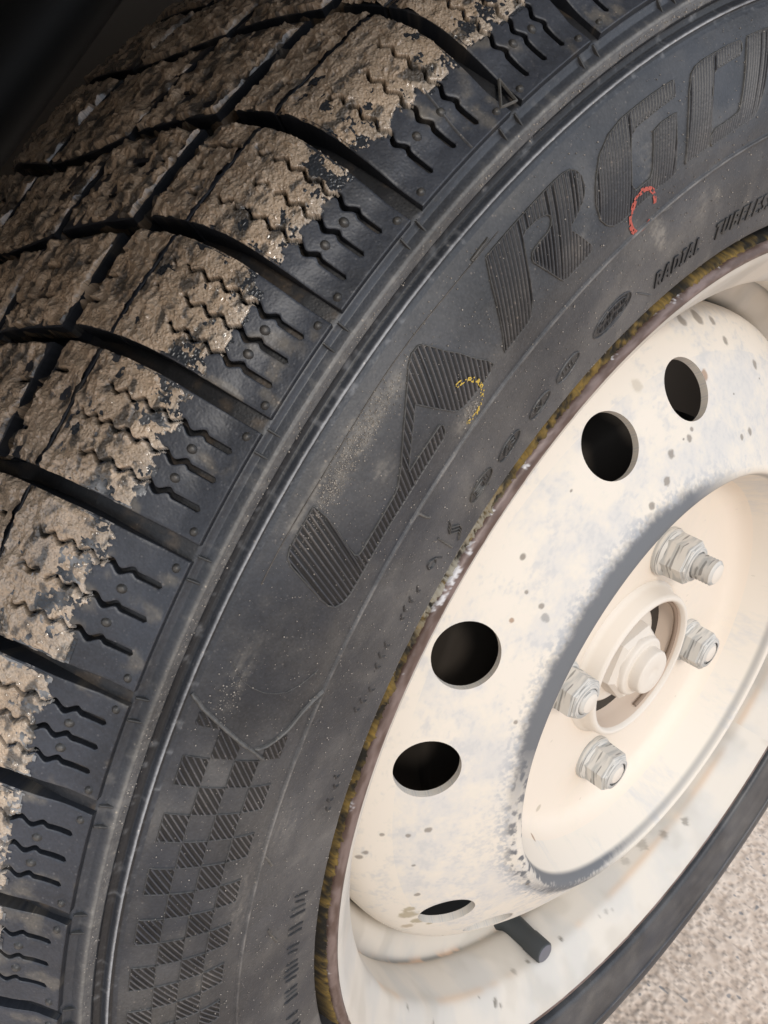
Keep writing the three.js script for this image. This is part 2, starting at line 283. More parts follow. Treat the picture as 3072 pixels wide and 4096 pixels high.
// sidewall as a surface over the radius, for everything moulded on it
const SW = (() => { const q = CP.filter((p) => p[1] <= 0.2656 && p[1] >= 0.2055 && p[0] > 0).filter((p) => !(p[1] < 0.2369 && p[1] > 0.2353)).map((p) => [p[1] * 1000, p[0] * 1000]).sort((a, b) => a[0] - b[0]); const f = interp(q); return (r) => f(r * 1000) / 1000; })();
function sideP(th, r, h) { const k = (SW(r + 4e-4) - SW(r - 4e-4)) / 8e-4, l = Math.hypot(1, k); return ring(SW(r) + h / l, r - k / l * h, th); }
const uvS = (th, r) => [th * D2R * 0.25 / 0.11, r / 0.11];
const RUB = [0.112, 0.124, 0.151], DUST = [0.60, 0.56, 0.50];
function sideTone(th, r) {                             // settled dust and scuffs of the sidewall, mm and degrees
  const R = r * 1000, a = th * D2R * 250;
  let d = 0.55 * (fbm(a * 0.03, R * 0.05, 4, 111) - 0.36) + 0.12 * (fbm(a * 0.35, R * 0.35, 3, 113) - 0.4) + 0.14 * sstep(238, 215, R) * sstep(0.3, 0.6, fbm(a * 0.04 + 5, R * 0.06, 3, 115));
  d += 0.22 * sstep(0.55, 0.8, fbm(a * 0.06 + 9, R * 0.09, 4, 117));
  d += 0.35 * sstep(0.6, 0.8, fbm(a * 0.12, R * 0.05, 4, 119)) * sstep(245, 205, R);
  const spot = (t, q, w, l, k, tilt = 0) => { const x = (th - t) * D2R * 250, y = R - q, u = x * Math.cos(tilt) + y * Math.sin(tilt), v = -x * Math.sin(tilt) + y * Math.cos(tilt); const e = Math.exp(-(u * u) / (w * w) - (v * v) / (l * l)); d += k * e * (0.2 + 1.5 * sstep(0.35, 0.7, 0.6 * fbm(u * 0.3 + t, v * 2.4, 3, 123) + 0.4 * fbm(a * 0.9, R * 0.9, 2, 125))); };
  spot(-1.4, 259.9, 13, 1.9, 0.8); spot(-4.2, 260.2, 9, 1.8, 0.6); spot(1.4, 262.6, 8, 0.9, 0.7); spot(-2, 262.7, 9, 0.7, 0.6); spot(-1.8, 251.6, 2.6, 2, 0.6);
  spot(-6.7, 239.6, 4, 2.4, 0.9); spot(-24.7, 229.5, 2.0, 5, 1.3, -0.5); spot(-31.3, 226.6, 1.6, 4, 0.6, -0.4); spot(-29.5, 227, 3, 6, 0.3);
  spot(29, 246.5, 3.5, 1.6, 0.8); spot(30, 214, 6, 3, 0.3); spot(10, 259, 8, 2.5, 0.4); spot(-13, 249.5, 4, 3, 0.35); spot(-17.5, 247, 5, 3, 0.45);
  spot(24, 240, 12, 3, 0.3); spot(20, 232, 8, 6, 0.22); spot(-24, 248, 3, 6, 0.3);
  return mix3(RUB, DUST, clamp(d));
}
{
  const prof = [];
  for (let i = 0; i < CP.length - 1; i++) { const [a, b] = [CP[i], CP[i + 1]], L = Math.hypot(b[0] - a[0], b[1] - a[1]), n = Math.max(1, Math.round(L / (a[0] > 0.0004 && a[1] > 0.2655 ? 0.00022 : a[0] > 0.004 && a[1] > 0.2352 && a[1] < 0.237 ? 0.0002 : a[0] > -0.02 && a[1] > 0.204 ? 0.0006 : 0.004))); for (let k = 0; k < n; k++) { const t = k / n, r = lerp(a[1], b[1], t); const p = [lerp(a[0], b[0], t), r]; if (r < 0.2654 && r > 0.2371 && a[0] > 0) p[0] = SW(r); if (r < 0.2352 && r > 0.207 && a[0] > 0) p[0] = SW(r); prof.push(p); } }
  prof.push(CP[CP.length - 1]);
  let S = 0; const ss = prof.map((p, i) => (S += i ? Math.hypot(p[0] - prof[i - 1][0], p[1] - prof[i - 1][1]) : 0));
  const ths = []; for (let t = -45; t <= 48; t += 0.13) ths.push(t); for (let t = 48.7; t < 315; t += 1.4) ths.push(t); ths.push(315);
  const g = sheet(ths.length, prof.length, (i, j) => {
    const th = ths[i] % 360, [x, r] = prof[j], R = r * 1000, s = x * 1000;
    const t2 = th > 180 ? th - 360 : th;
    let c, h = 0;
    if (x < -0.02 || R > 278) { const n = fbm(t2 * 2, x * 300, 3, 131); c = mix3([0.07, 0.074, 0.084], [0.42, 0.31, 0.21], 0.45 * sstep(0.5, 0.75, n) + 0.5 * sstep(-0.04, -0.06, x) * sstep(0.4, 0.6, n)); h = 0; }
    else if (R > 265.5) {
      const crest = Math.max(0.8 * Math.exp(-((R - 274.3) ** 2) / 0.25), 1.2 * Math.exp(-((R - 268.1) ** 2) / 0.07)), band = R > 271.8 && R < 273.8 ? 0.42 : 0;  // crest tone paints dust plus a cool highlight; channels painted darker
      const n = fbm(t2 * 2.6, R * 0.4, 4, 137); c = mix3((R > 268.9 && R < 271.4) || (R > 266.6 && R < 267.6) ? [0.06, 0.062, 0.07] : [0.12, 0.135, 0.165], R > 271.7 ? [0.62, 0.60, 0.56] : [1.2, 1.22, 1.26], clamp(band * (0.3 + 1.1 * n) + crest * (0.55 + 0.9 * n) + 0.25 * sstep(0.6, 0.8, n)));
      h = 0.00012 * (vn(t2 * 9, R * 1.2, 139) - 0.5) * (crest + 0.3);
    } else { c = sideTone(t2, r); const cr = Math.exp(-((R - 236.1) ** 2) / 0.12); c = mix3(c, [0.66, 0.63, 0.6], cr * (0.22 + 0.75 * sstep(0.35, 0.7, fbm(t2 * 0.9, 3, 3, 141)))); h = 0.0001 * (fbm(t2 * 1.4, R * 0.35, 3, 143) - 0.5); }
    return { p: ring(x + h, r, ths[i]), uv: [ths[i] * D2R * 0.27 / 0.11, ss[j] / 0.11], c };
  }, { colors: true });
  part('carcass', g, rubber, tyre);
}
// small ribs bridging the ring channel beside the blocks
for (const [a, b] of blockTh) for (const t of [a - 0.28, b + 0.28 + 0.1].slice(0, 1).concat([a + 0.75])) {
  if (t < -40 || t > 45) continue;
  part(numbered('shoulder_rib'), sheet(7, 5, (i, j) => { const u = (i / 6 - 0.5) * 0.14, r = lerp(0.2776, 0.2750, j / 4); return { p: ring(lerp(0.0012, 0.0024, j / 4) + (i === 0 || i === 6 ? -0.0010 : 0.0001 * (i === 3)), r, t + u), uv: uvS(t + u, r), c: [0.16, 0.16, 0.16] }; }, { colors: true, flip: true }), rubber, tyre);
}

// --- moulded lettering and marks on the sidewall
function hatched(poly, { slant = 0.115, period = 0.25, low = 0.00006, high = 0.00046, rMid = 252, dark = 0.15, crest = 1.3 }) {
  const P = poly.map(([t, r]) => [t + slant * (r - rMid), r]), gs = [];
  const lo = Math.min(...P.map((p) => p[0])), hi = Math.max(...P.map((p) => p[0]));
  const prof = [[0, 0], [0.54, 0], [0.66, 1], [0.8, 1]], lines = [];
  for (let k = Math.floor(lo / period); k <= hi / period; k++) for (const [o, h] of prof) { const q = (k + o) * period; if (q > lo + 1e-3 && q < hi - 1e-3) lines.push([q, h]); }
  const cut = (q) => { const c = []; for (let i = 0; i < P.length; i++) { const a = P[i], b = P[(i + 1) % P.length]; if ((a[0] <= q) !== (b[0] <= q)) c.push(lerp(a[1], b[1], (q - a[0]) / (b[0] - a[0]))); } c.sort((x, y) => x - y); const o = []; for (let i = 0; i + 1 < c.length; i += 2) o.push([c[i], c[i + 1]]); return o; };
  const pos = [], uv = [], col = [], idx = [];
  const vtx = (q, r, h) => { const th = q - slant * (r - rMid), R = r / 1000, hh = lerp(low, high, h); pos.push(...sideP(th, R, hh)); uv.push(...uvS(th, R)); const c = sideTone(th, R); const k = h ? crest : dark; col.push(c[0] * k * (h ? 1.04 : 1), c[1] * k, c[2] * k); return pos.length / 3 - 1; };  // valleys painted darker for rib shadow and cleaner rubber, crests lighter
  for (let l = 0; l + 1 < lines.length; l++) {
    let A = cut(lines[l][0]), B = cut(lines[l + 1][0]);
    if (A.length !== B.length) A = B = cut((lines[l][0] + lines[l + 1][0]) / 2);
    for (const a of A) for (const b of B) {
      if (Math.min(a[1], b[1]) - Math.max(a[0], b[0]) < 0.05 && !(A.length === B.length && A.indexOf(a) === B.indexOf(b))) continue;
      const aa = A.length === B.length ? a : [Math.max(a[0], A.length < B.length ? b[0] : a[0]), Math.min(a[1], A.length < B.length ? b[1] : a[1])];
      const bb = A.length === B.length ? b : [Math.max(b[0], A.length > B.length ? a[0] : b[0]), Math.min(b[1], A.length > B.length ? a[1] : b[1])];
      const n = Math.max(1, Math.ceil((aa[1] - aa[0]) / 1.2)); let pa, pb;
      for (let i = 0; i <= n; i++) {
        const va = vtx(lines[l][0], lerp(aa[0], aa[1], i / n), lines[l][1]), vb = vtx(lines[l + 1][0], lerp(bb[0], bb[1], i / n), lines[l + 1][1]);
        if (i) idx.push(pa, pb, va, pb, vb, va); pa = va; pb = vb;
      }
    }
  }
  const g = new THREE.BufferGeometry();
  g.setAttribute('position', new THREE.Float32BufferAttribute(pos, 3)); g.setAttribute('uv', new THREE.Float32BufferAttribute(uv, 2)); g.setAttribute('color', new THREE.Float32BufferAttribute(col, 3));
  g.setIndex(idx); const m = mergeVertices(g, 1e-6); m.computeVertexNormals(); return m;
}
// a moulded bead along a path of [angle, radius mm]
function bead(path, w, h, tone = [0.17, 0.168, 0.165], closed = false) {
  const pts = []; const Q = closed ? [...path, path[0]] : path;
  for (let i = 0; i + 1 < Q.length; i++) { const [a, b] = [Q[i], Q[i + 1]], L = Math.hypot((b[0] - a[0]) * D2R * 245, b[1] - a[1]), n = Math.max(1, Math.ceil(L / 0.8)); for (let k = 0; k < n; k++) pts.push([lerp(a[0], b[0], k / n), lerp(a[1], b[1], k / n)]); }
  pts.push(Q[Q.length - 1]);
  const K = [[-1, -0.15], [-0.7, 0.6], [-0.25, 1], [0.25, 1], [0.7, 0.6], [1, -0.15]];
  return sheet(pts.length, K.length, (i, j) => {
    const a = pts[Math.max(0, i - 1)], b = pts[Math.min(pts.length - 1, i + 1)];
    let dx = (b[0] - a[0]) * D2R * 245, dy = b[1] - a[1]; const l = Math.hypot(dx, dy) || 1; dx /= l; dy /= l;
    const th = pts[i][0] - dy * K[j][0] * w / (D2R * 245), r = pts[i][1] + dx * K[j][0] * w;
    const n = 0.7 + 0.6 * vn(th * 8, r * 1.5, 151);
    return { p: sideP(th, r / 1000, K[j][1] * h * (i === 0 || i === pts.length - 1 ? 0.3 : 1)), uv: uvS(th, r / 1000), c: tone.map((v) => v * n) };
  }, { colors: true, flip: false });
}
const LA = [[1.29, 261], [2.6, 261.1], [3.5, 261.1], [3.9, 260.6], [4.19, 259.3], [4.5, 256.1], [5.15, 249.7], [5.34, 247.1], [5.3, 245.2], [4.95, 243.7], [4.43, 243], [3.53, 242.8], [2, 242.7], [0.2, 242.7], [-1.2, 242.5], [-3.2, 242.6], [-4.95, 242.8], [-5.25, 243.6], [-5.4, 245.3], [-5.3, 246], [-4.95, 246], [-3.67, 246.1], [-2.45, 246.15], [-2.78, 247.2], [-3.69, 249.8], [-4.64, 252.5], [-5.22, 254.2], [-5.59, 250.9], [-5.85, 248.6], [-6.23, 245.5], [-6.5, 243.9], [-6.95, 243.1], [-7.61, 242.8], [-8.75, 242.6], [-9.33, 243], [-9.6, 243.8], [-9.43, 245.8], [-9.01, 248.5], [-8.53, 252.7], [-8.1, 255.6], [-7.78, 258.4], [-7.55, 260.3], [-7.35, 260.9], [-6.86, 261], [-6.4, 260.2], [-5.39, 257.3], [-4.05, 253.5], [-2.41, 248.6], [-1.53, 246.5], [-1.1, 246.1], [0.48, 246], [2.06, 246.1], [2.4, 246.4], [2.48, 247.4], [2.34, 249.2], [2.05, 251.7], [1.49, 256.7]];
const LR = [[-12.68, 261.2], [-17.73, 261.4], [-18.59, 261.3], [-19.07, 260.8], [-19.36, 259.7], [-19.47, 258.2], [-19.37, 256.3], [-19.17, 254.9], [-18.92, 254], [-18.09, 252.4], [-17.55, 251.8], [-17.45, 251], [-17.75, 248.9], [-18.35, 244.3], [-18.25, 243], [-17.58, 242.8], [-16.1, 242.8], [-15.72, 243.4], [-15.57, 244.4], [-15.23, 247.1], [-14.78, 250.9], [-14.6, 252.4], [-14.64, 253.4], [-14.8, 254.2], [-15.1, 254.6], [-15.6, 254.7], [-16.15, 254.8], [-16.5, 255.3], [-16.7, 256.2], [-16.73, 257], [-16.58, 257.7], [-16.29, 258.2], [-15.88, 258.5], [-15.12, 258.6], [-14.82, 258.1], [-14.53, 255.9], [-14.13, 252.4], [-13.78, 249], [-13.46, 246.4], [-12.99, 244], [-12.6, 243.1], [-11.36, 243], [-10.55, 243.1], [-10.61, 244.1], [-10.98, 246.7], [-11.38, 250.4], [-11.8, 254.3], [-12.13, 257.4]];
const LG = [[-27.61, 261.2], [-25.86, 261.5], [-23.29, 261.5], [-22.1, 260.7], [-21.01, 258.7], [-20.34, 256.1], [-19.95, 254], [-19.56, 250.9], [-19.5, 247.2], [-19.81, 245.1], [-20.3, 243.5], [-20.9, 242.9], [-23.79, 242.9], [-25.52, 242.7], [-25.98, 243.1], [-27, 255.1], [-25.73, 255.4], [-24.98, 254.9], [-24.16, 247.8], [-23.85, 246.5], [-22.5, 246.6], [-22.34, 248.4], [-22.95, 254.2], [-23.4, 257.3], [-23.98, 258.1], [-25.29, 258.2], [-27.31, 258.2]];
const LD = [[-33.75, 261.1], [-32.64, 261.4], [-30.31, 261.4], [-29.5, 261.1], [-29, 260.2], [-28.4, 257.1], [-27.72, 251.4], [-27, 243.2], [-29.27, 243.2], [-29.72, 248], [-30.28, 254.1], [-30.7, 257.4], [-31.1, 258.2], [-32.26, 258.3], [-33.32, 258.4], [-33.64, 259.3]];
const LE = [[-34.41, 261.3], [-36.6, 261.2], [-36.3, 256.6], [-35.1, 248.1], [-34.56, 244.9], [-34.09, 243.3], [-32.74, 243], [-29.62, 242.8], [-29.48, 243.8], [-29.59, 245.3], [-30.15, 246.2], [-31.41, 246.2], [-32.39, 246.6], [-32.68, 247.6], [-33.03, 250.3], [-33.55, 254.9], [-34.17, 260]];
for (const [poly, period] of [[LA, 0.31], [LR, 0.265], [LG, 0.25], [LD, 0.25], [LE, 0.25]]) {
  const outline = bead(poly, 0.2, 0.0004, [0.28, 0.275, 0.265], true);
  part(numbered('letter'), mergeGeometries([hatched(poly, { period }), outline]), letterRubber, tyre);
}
// chequered band of ribbed lozenges
const CR = [263.6, 258.5, 252.95, 247.2, 241.6], C0 = 14.25, CD = 1.575;
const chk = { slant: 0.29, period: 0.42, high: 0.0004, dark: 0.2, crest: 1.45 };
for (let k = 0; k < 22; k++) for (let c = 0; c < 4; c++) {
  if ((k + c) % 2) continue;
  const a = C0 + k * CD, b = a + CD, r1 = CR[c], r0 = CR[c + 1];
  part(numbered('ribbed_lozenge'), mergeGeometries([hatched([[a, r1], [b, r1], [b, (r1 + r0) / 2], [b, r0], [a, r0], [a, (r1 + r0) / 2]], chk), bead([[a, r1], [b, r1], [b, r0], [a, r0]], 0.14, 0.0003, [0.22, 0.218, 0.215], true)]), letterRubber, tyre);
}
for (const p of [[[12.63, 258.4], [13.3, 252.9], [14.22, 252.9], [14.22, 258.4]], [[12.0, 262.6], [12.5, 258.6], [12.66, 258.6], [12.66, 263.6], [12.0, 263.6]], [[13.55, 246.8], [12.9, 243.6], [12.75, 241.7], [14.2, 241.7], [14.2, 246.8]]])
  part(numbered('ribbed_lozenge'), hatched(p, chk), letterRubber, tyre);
// swept lines closing the band, circular mark, mould lines
part('swept_ridge', bead([[11.25, 266.2], [11.45, 265], [11.77, 263.5], [12.47, 258.6], [13.29, 252.9], [13.66, 249.7], [14.2, 246.2]], 0.5, 0.0008, [0.46, 0.45, 0.43]), rubber, tyre);
part('swept_ridge_001', bead([[10.08, 236], [10.71, 238.6], [11.47, 240.7], [12.33, 242.5], [12.9, 244.5], [13.38, 246.8], [13.62, 249.3]], 0.45, 0.0007, [0.38, 0.37, 0.35]), rubber, tyre);
part('mould_line', bead([[9.32, 261.2], [9.67, 259.9], [10.07, 257.9], [10.32, 255.5], [10.46, 252.5], [10.42, 249.5], [10.26, 247.2], [9.76, 244.4], [8.84, 241.1]], 0.12, 0.00016, [0.24, 0.235, 0.225]), rubber, tyre);
for (const p of [[[21.08, 236.1], [21.7, 233.6], [22.48, 231.4]], [[28.28, 227.7], [28.9, 226.6], [30.1, 223.8], [30.4, 223.4]], [[-0.4, 236.6], [-0.99, 235.2], [-1.05, 232], [-1.2, 230]], [[-24.3, 236.4], [-25.2, 235.3], [-25.9, 235]], [[-0.42, 221.6], [-0.41, 216], [-0.43, 211.4]], [[-12.0, 262.9], [-13.4, 263.2]]])
  part(numbered('flash_nick'), bead(p, 0.4, 0.0005, [0.36, 0.34, 0.31]), rubber, tyre);
// fine seam a little inside the outer ring
part('mould_line_001', bead(Array.from({ length: 40 }, (_, i) => [-14 + i * 0.5, 262.6 - 0.2 * Math.sin(i * 0.3)]), 0.14, 0.00016, [0.3, 0.27, 0.24]), rubber, tyre);
// zigzag emblem, drop outline, ovals with marks
for (const o of [0, 1, 2]) part(numbered('zigzag_emblem'), bead([[-1.74, 220.9], [-1.48, 218.5], [-1.95, 215], [-1.85, 212.8], [-1.42, 211.8]].map(([t, r]) => [t + 0.19 * o + 0.02, r - 0.75 * o + 0.4]), 0.26, 0.0005, [0.26, 0.25, 0.235]), rubber, tyre);
part('drop_mark', bead([[0.5, 213.4], [0.72, 217.2], [1.1, 219.2], [1.42, 219], [1.6, 217.2], [1.35, 216], [0.95, 216], [0.72, 217.2]], 0.3, 0.0004, [0.15, 0.15, 0.15]), rubber, tyre);
function ovalMark(t, r, a, b, tilt, tone) {
  const ptsO = Array.from({ length: 28 }, (_, i) => { const q = i / 28 * Math.PI * 2, u = a * Math.cos(q), v = b * Math.sin(q); return [t + (u * Math.cos(tilt) - v * Math.sin(tilt)) / (D2R * 217), r + u * Math.sin(tilt) + v * Math.cos(tilt)]; });
  const inner = sheet(8, 29, (i, j) => { const q = j / 28 * Math.PI * 2, k = i / 7, u = a * k * Math.cos(q), v = b * k * Math.sin(q), th = t + (u * Math.cos(tilt) - v * Math.sin(tilt)) / (D2R * 217), R = (r + u * Math.sin(tilt) + v * Math.cos(tilt)) / 1000; return { p: sideP(th, R, 0.00005), uv: uvS(th, R), c: [0.075, 0.076, 0.08] }; }, { colors: true, flip: true });
  return [inner, bead(ptsO, 0.2, 0.00035, tone, true)];
}
const strokes = (t, r, list, tone, w = 0.22, s = 1) => list.map((l) => bead(l.map(([u, v]) => [t - u * s / (D2R * 217), r + v * s]), w, 0.00045, tone));
const EB = [0.28, 0.27, 0.25], EF = [0.25, 0.25, 0.25];
part('oval_emblem', mergeGeometries([...ovalMark(-4.85, 216.9, 4.9, 2.7, -0.12, [0.24, 0.22, 0.19]), ...strokes(-4.75, 217, [[[-2.6, -1.6], [-2.6, 1.6], [1.4, 1.6], [1.4, -1.6], [-2.6, -1.6]], [[-1.9, 1], [0.4, 1]], [[-1.9, 0.1], [0.4, 0.1]], [[-1.8, -0.9], [0.5, -0.9]], [[-1.9, 1], [-1.9, -0.9]]], EB, 0.17), ...strokes(-4.75, 217, [[[2.2, -0.8], [2.2, 0.8], [2.7, 0.4]], [[3.2, -0.8], [3.2, 0.8]]], EB, 0.16)]), rubber, tyre);
part('oval_emblem_001', mergeGeometries([...ovalMark(-8.1, 216.4, 4.7, 2.5, -0.1, EF), ...strokes(-8.1, 216.4, [[[-2.8, -1.2], [-0.6, 1.4], [-0.6, -1.3]], [[0.8, 1.2], [2.4, 1.2], [2.4, -0.2], [0.8, -0.2]]], EF, 0.2)]), rubber, tyre);
part('oval_emblem_002', mergeGeometries([...ovalMark(-11.6, 216.3, 4.4, 2.4, -0.1, EF), ...strokes(-11.6, 216.3, [[[-2.2, -0.5], [-1, 1], [0, -0.6], [1, 1]], [[-2, -1.4], [1.2, -1.3]]], [0.2, 0.19, 0.17], 0.2)]), rubber, tyre);
part('oval_emblem_003', mergeGeometries([...ovalMark(-14.8, 217.2, 4.8, 2.5, -0.14, EF), ...strokes(-14.8, 217.2, [[[-2, 1], [-2, -1]], [[-0.6, 1.1], [-0.6, -0.6]], [[0.6, 1.1], [0.6, -1]], [[1.8, 1], [1.8, -1]]], EF, 0.24)]), rubber, tyre);
{ const gs = [...ovalMark(-19.75, 218.4, 8, 3.7, -0.06, [0.2, 0.2, 0.21]), ...ovalMark(-19.75, 218.4, 6.2, 2.8, -0.06, [0.15, 0.15, 0.16]).slice(1)];
  for (let i = 0; i < 26; i++) { const u = -6 + 12 * (i % 13) / 12, v = (i < 13 ? 1.1 : -1.2) + 0.5 * (rnd() - 0.5); if (Math.hypot(u / 7.4, v / 3) > 0.9) continue; const l = 0.4 + 0.6 * rnd(), q = rnd() * 0.8; gs.push(...strokes(-19.75, 218.4, [[[u - q * l, v - l], [u + q * l, v + l]]], i % 3 ? [0.05, 0.055, 0.066] : EF, 0.26)); }
  part('oval_emblem_004', mergeGeometries(gs), rubber, tyre); }
part('slash_mark', bead([[-22.6, 217.2], [-23.7, 213.8], [-24.5, 211.3]], 0.3, 0.0003, EF), rubber, tyre);
const font = await new FontLoader().loadAsync('fonts/droid/droid_sans_bold.typeface.json');
function word(str, t, r, size, tone, stretch = 1, hatch = true) {   // raised capitals, tops outward
  const gs = []; let x = 0; const k = size / font.data.resolution;
  for (const ch of str) {
    const gl = font.data.glyphs[ch]; if (!gl) { x += 0.4 * size; continue; }
    if (ch !== ' ') for (const sh of font.generateShapes(ch, size)) {
      const e = new THREE.ExtrudeGeometry(sh, { depth: 0.4, bevelEnabled: true, bevelSize: 0.06, bevelThickness: 0.08, bevelSegments: 1, curveSegments: 4 }), p = e.attributes.position, c = [], uv = [];
      for (let i = 0; i < p.count; i++) { const th = t - (x + p.getX(i) * stretch) / (D2R * r), R = (r + p.getY(i)) / 1000; p.setXYZ(i, ...sideP(th, R, (p.getZ(i) - 0.06) / 1000)); const f = p.getZ; c.push(...tone); uv.push(...uvS(th, R)); }
      e.setAttribute('color', new THREE.Float32BufferAttribute(c, 3)); e.setAttribute('uv', new THREE.Float32BufferAttribute(uv, 2)); e.computeVertexNormals(); gs.push(e);
    }
    x += gl.ha * k * stretch + 0.35;
  }
  return mergeGeometries(gs);
}
part('lettering', word('RADIAL', -24.7, 212.9, 4.9, [0.075, 0.08, 0.092], 0.8), rubber, tyre);
part('lettering_001', word('TUBELESS', -32.2, 212.7, 5.1, [0.15, 0.15, 0.15], 0.85), rubber, tyre);
{ // worn moulding on the lower bead, too faint to read: slanted bars
  const gs = []; let n = 0;
  for (const [a, b] of [[27.4, 31.5], [32.6, 35.2], [35.7, 39.2], [41, 44]]) for (let t = a; t < b; t += 0.62) { if (n++ % 5 === 4) continue; const l = 2 + 1.2 * rnd(); gs.push(bead([[t - 0.3, 216 + l], [t, 216], [t + 0.35, 216 - l]], 0.38, 0.0005, n % 7 === 3 ? [0.24, 0.23, 0.22] : [0.085, 0.088, 0.095])); }
  part('lettering_002', mergeGeometries(gs), rubber, tyre);
  const g2 = []; for (const [t, r, l] of [[3.1, 216.6, 1.6], [3.9, 217.4, 2], [4.6, 217.8, 1.8], [5.2, 217.2, 1.4], [7.2, 218, 2], [8, 218, 2.2], [8.8, 217.4, 1.8], [10.6, 215, 2], [11.4, 216.8, 2], [12, 218.2, 1.6], [17.4, 214.8, 1.5], [18.3, 213.6, 1.4], [19.4, 214.2, 1.6], [20.2, 213.6, 1.3]]) g2.push(bead([[t - 0.25, r + l], [t + 0.1, r + 0.2], [t + 0.05, r - l]], 0.45, 0.0003, [0.088, 0.09, 0.097]));
  part('lettering_003', mergeGeometries(g2), rubber, tyre);
}
// paint rings left by the fitter
function paintRing(t, r, rad, w, a0, a1, gap, col, name, label) {
  const n = 120, m = 5;
  const g = sheet(n + 1, m, (i, j) => { const q = lerp(a0, a1, i / n), rr = rad + (j / (m - 1) - 0.5) * w * (0.7 + 0.5 * vn(i * 0.12, 3, 163)), th = t + rr * Math.cos(q) / (D2R * 242), R = r + rr * Math.sin(q); return { p: sideP(th, R / 1000, 0.00052 - 0.0003 * (R < 242.4)), uv: [i / n, j / m], c: col.map((v) => v * (0.75 + 0.5 * vn(i * 0.6, j, 165))) }; }, { colors: true, flip: true, keep: (i, j) => vn(i * 0.45, j * 0.9, 167) > gap });
  part(name, g, new THREE.MeshStandardMaterial({ vertexColors: true, roughness: 0.7 }), tyre, label);
}
paintRing(-22.85, 240.6, 4.9, 1.25, -2.2, 3.3, 0.3, [0.42, 0.085, 0.06], 'paint_ring', 'red paint ring on the sidewall lettering');
paintRing(-7.1, 243.4, 5.2, 1.2, -4.6, -1.0, 0.58, [0.55, 0.38, 0.06], 'paint_ring_001', 'worn yellow paint ring on the sidewall lettering');
// grains of grit stuck to the sidewall
{
  const g = new THREE.IcosahedronGeometry(1, 0), N = 7000, m = new THREE.InstancedMesh(g, new THREE.MeshStandardMaterial({ roughness: 0.9 }), N), M = new THREE.Matrix4(), q = new THREE.Quaternion(), e = new THREE.Euler(), c = new THREE.Color();
  for (let i = 0; i < N; i++) {
    let th, r; const k = rnd(), gs = () => (rnd() + rnd() + rnd() - 1.5) / 0.9;
    let band = 0; if (k > 0.86) { th = -40 + 84 * rnd(); r = 273 + 1.1 * gs(); band = 1; } else if (k < 0.22) { th = -1.6 + 4.2 * gs(); r = 259.8 + 2.2 * gs() - 0.12 * (th + 1.6); } else if (k < 0.24) { th = 11 + 1.5 * gs(); r = 259.5 + 2.6 * gs(); } else if (k < 0.27) { th = -7 + 0.8 * gs(); r = 240 + 2 * gs(); } else { th = -40 + 84 * rnd(); r = 206 + 59 * rnd(); }
    if (!band) r = clamp(r, 206, 265); const s = 0.00006 + 0.00015 * Math.pow(rnd(), 3);
    M.compose(new THREE.Vector3(...(band ? ring(0.0031, r / 1000, th) : sideP(th, r / 1000, 0.0001 + s * 0.3))), q.setFromEuler(e.set(rnd() * 6, rnd() * 6, rnd() * 6)), new THREE.Vector3(s, s * 0.8, s)); m.setMatrixAt(i, M);
    const v = 0.35 + 0.6 * rnd(); m.setColorAt(i, c.setRGB(0.44 * v, 0.395 * v, 0.345 * v));
  }
  m.name = 'grit'; m.userData.kind = 'stuff'; tyre.add(m);
}

// ---------------------------------------------------------------- steel wheel
const steel = new THREE.Group(); steel.name = 'steel_wheel'; wheel.add(steel);
const DP = [[-0.036, 0.0395], [-0.0295, 0.0405], [-0.029, 0.043], [-0.029, 0.086], [-0.0285, 0.0895], [-0.0255, 0.0935], [-0.0145, 0.0985], [-0.006, 0.1022], [-0.0027, 0.104], [-0.0016, 0.106], [-0.0022, 0.1082], [-0.0045, 0.1125], [-0.008, 0.119], [-0.0125, 0.1275], [-0.0205, 0.1415], [-0.029, 0.1535], [-0.036, 0.1615], [-0.042, 0.1648], [-0.05, 0.1662], [-0.07, 0.1668]];
const smoothProfile = (P, n) => new THREE.CatmullRomCurve3(P.map((p) => new THREE.Vector3(p[0], p[1], 0)), false, 'centripetal').getSpacedPoints(n).map((v) => [v.x, v.y]);
const outer = smoothProfile(DP, 90);
const DOT = [0.2, 0.17, 0.14], RUST = [0.30, 0.17, 0.09], STAIN = [0.34, 0.28, 0.17];
const spots = [[66.6, 153.2, 4.2, STAIN], [70.5, 152.4, 3.4, STAIN], [64.5, 151.5, 2.6, STAIN], [73.5, 150.4, 1.6, STAIN], [72, 157.5, 2.8, [0.42, 0.33, 0.22]], [-35.2, 150.4, 2.6, [0.55, 0.49, 0.40]], [-35.5, 126, 1.9, DOT], [-32.1, 119.6, 1.9, DOT], [-26.6, 116.9, 1.5, DOT], [1.2, 123.8, 1.9, [0.3, 0.29, 0.28]], [-0.2, 127, 1.2, DOT], [-0.8, 133.9, 0.9, DOT], [3.9, 133.6, 0.9, RUST], [-50.1, 143.4, 2.3, RUST], [-41.1, 126.6, 1.6, DOT], [-42.4, 128.9, 1, DOT], [-61, 120.5, 1.8, DOT], [-57.3, 119, 1.4, DOT], [-68, 145.8, 2.4, DOT], [42.4, 138.7, 1.5, DOT], [43.1, 145.1, 1.2, DOT], [42.5, 153.2, 1, DOT], [50.7, 144.3, 0.9, DOT], [59.8, 146.2, 1.4, DOT], [46.3, 158.4, 1.3, DOT], [47.3, 160.3, 1.3, DOT], [87.8, 95.4, 1.1, RUST], [-50.3, 161.6, 2.4, DOT], [-54.4, 161.5, 2.8, DOT], [-59.4, 153.3, 2, DOT], [-57.9, 160.2, 1.8, DOT], [112, 150, 1.6, DOT], [-20, 158, 1.1, DOT], [20, 117, 1, DOT]];
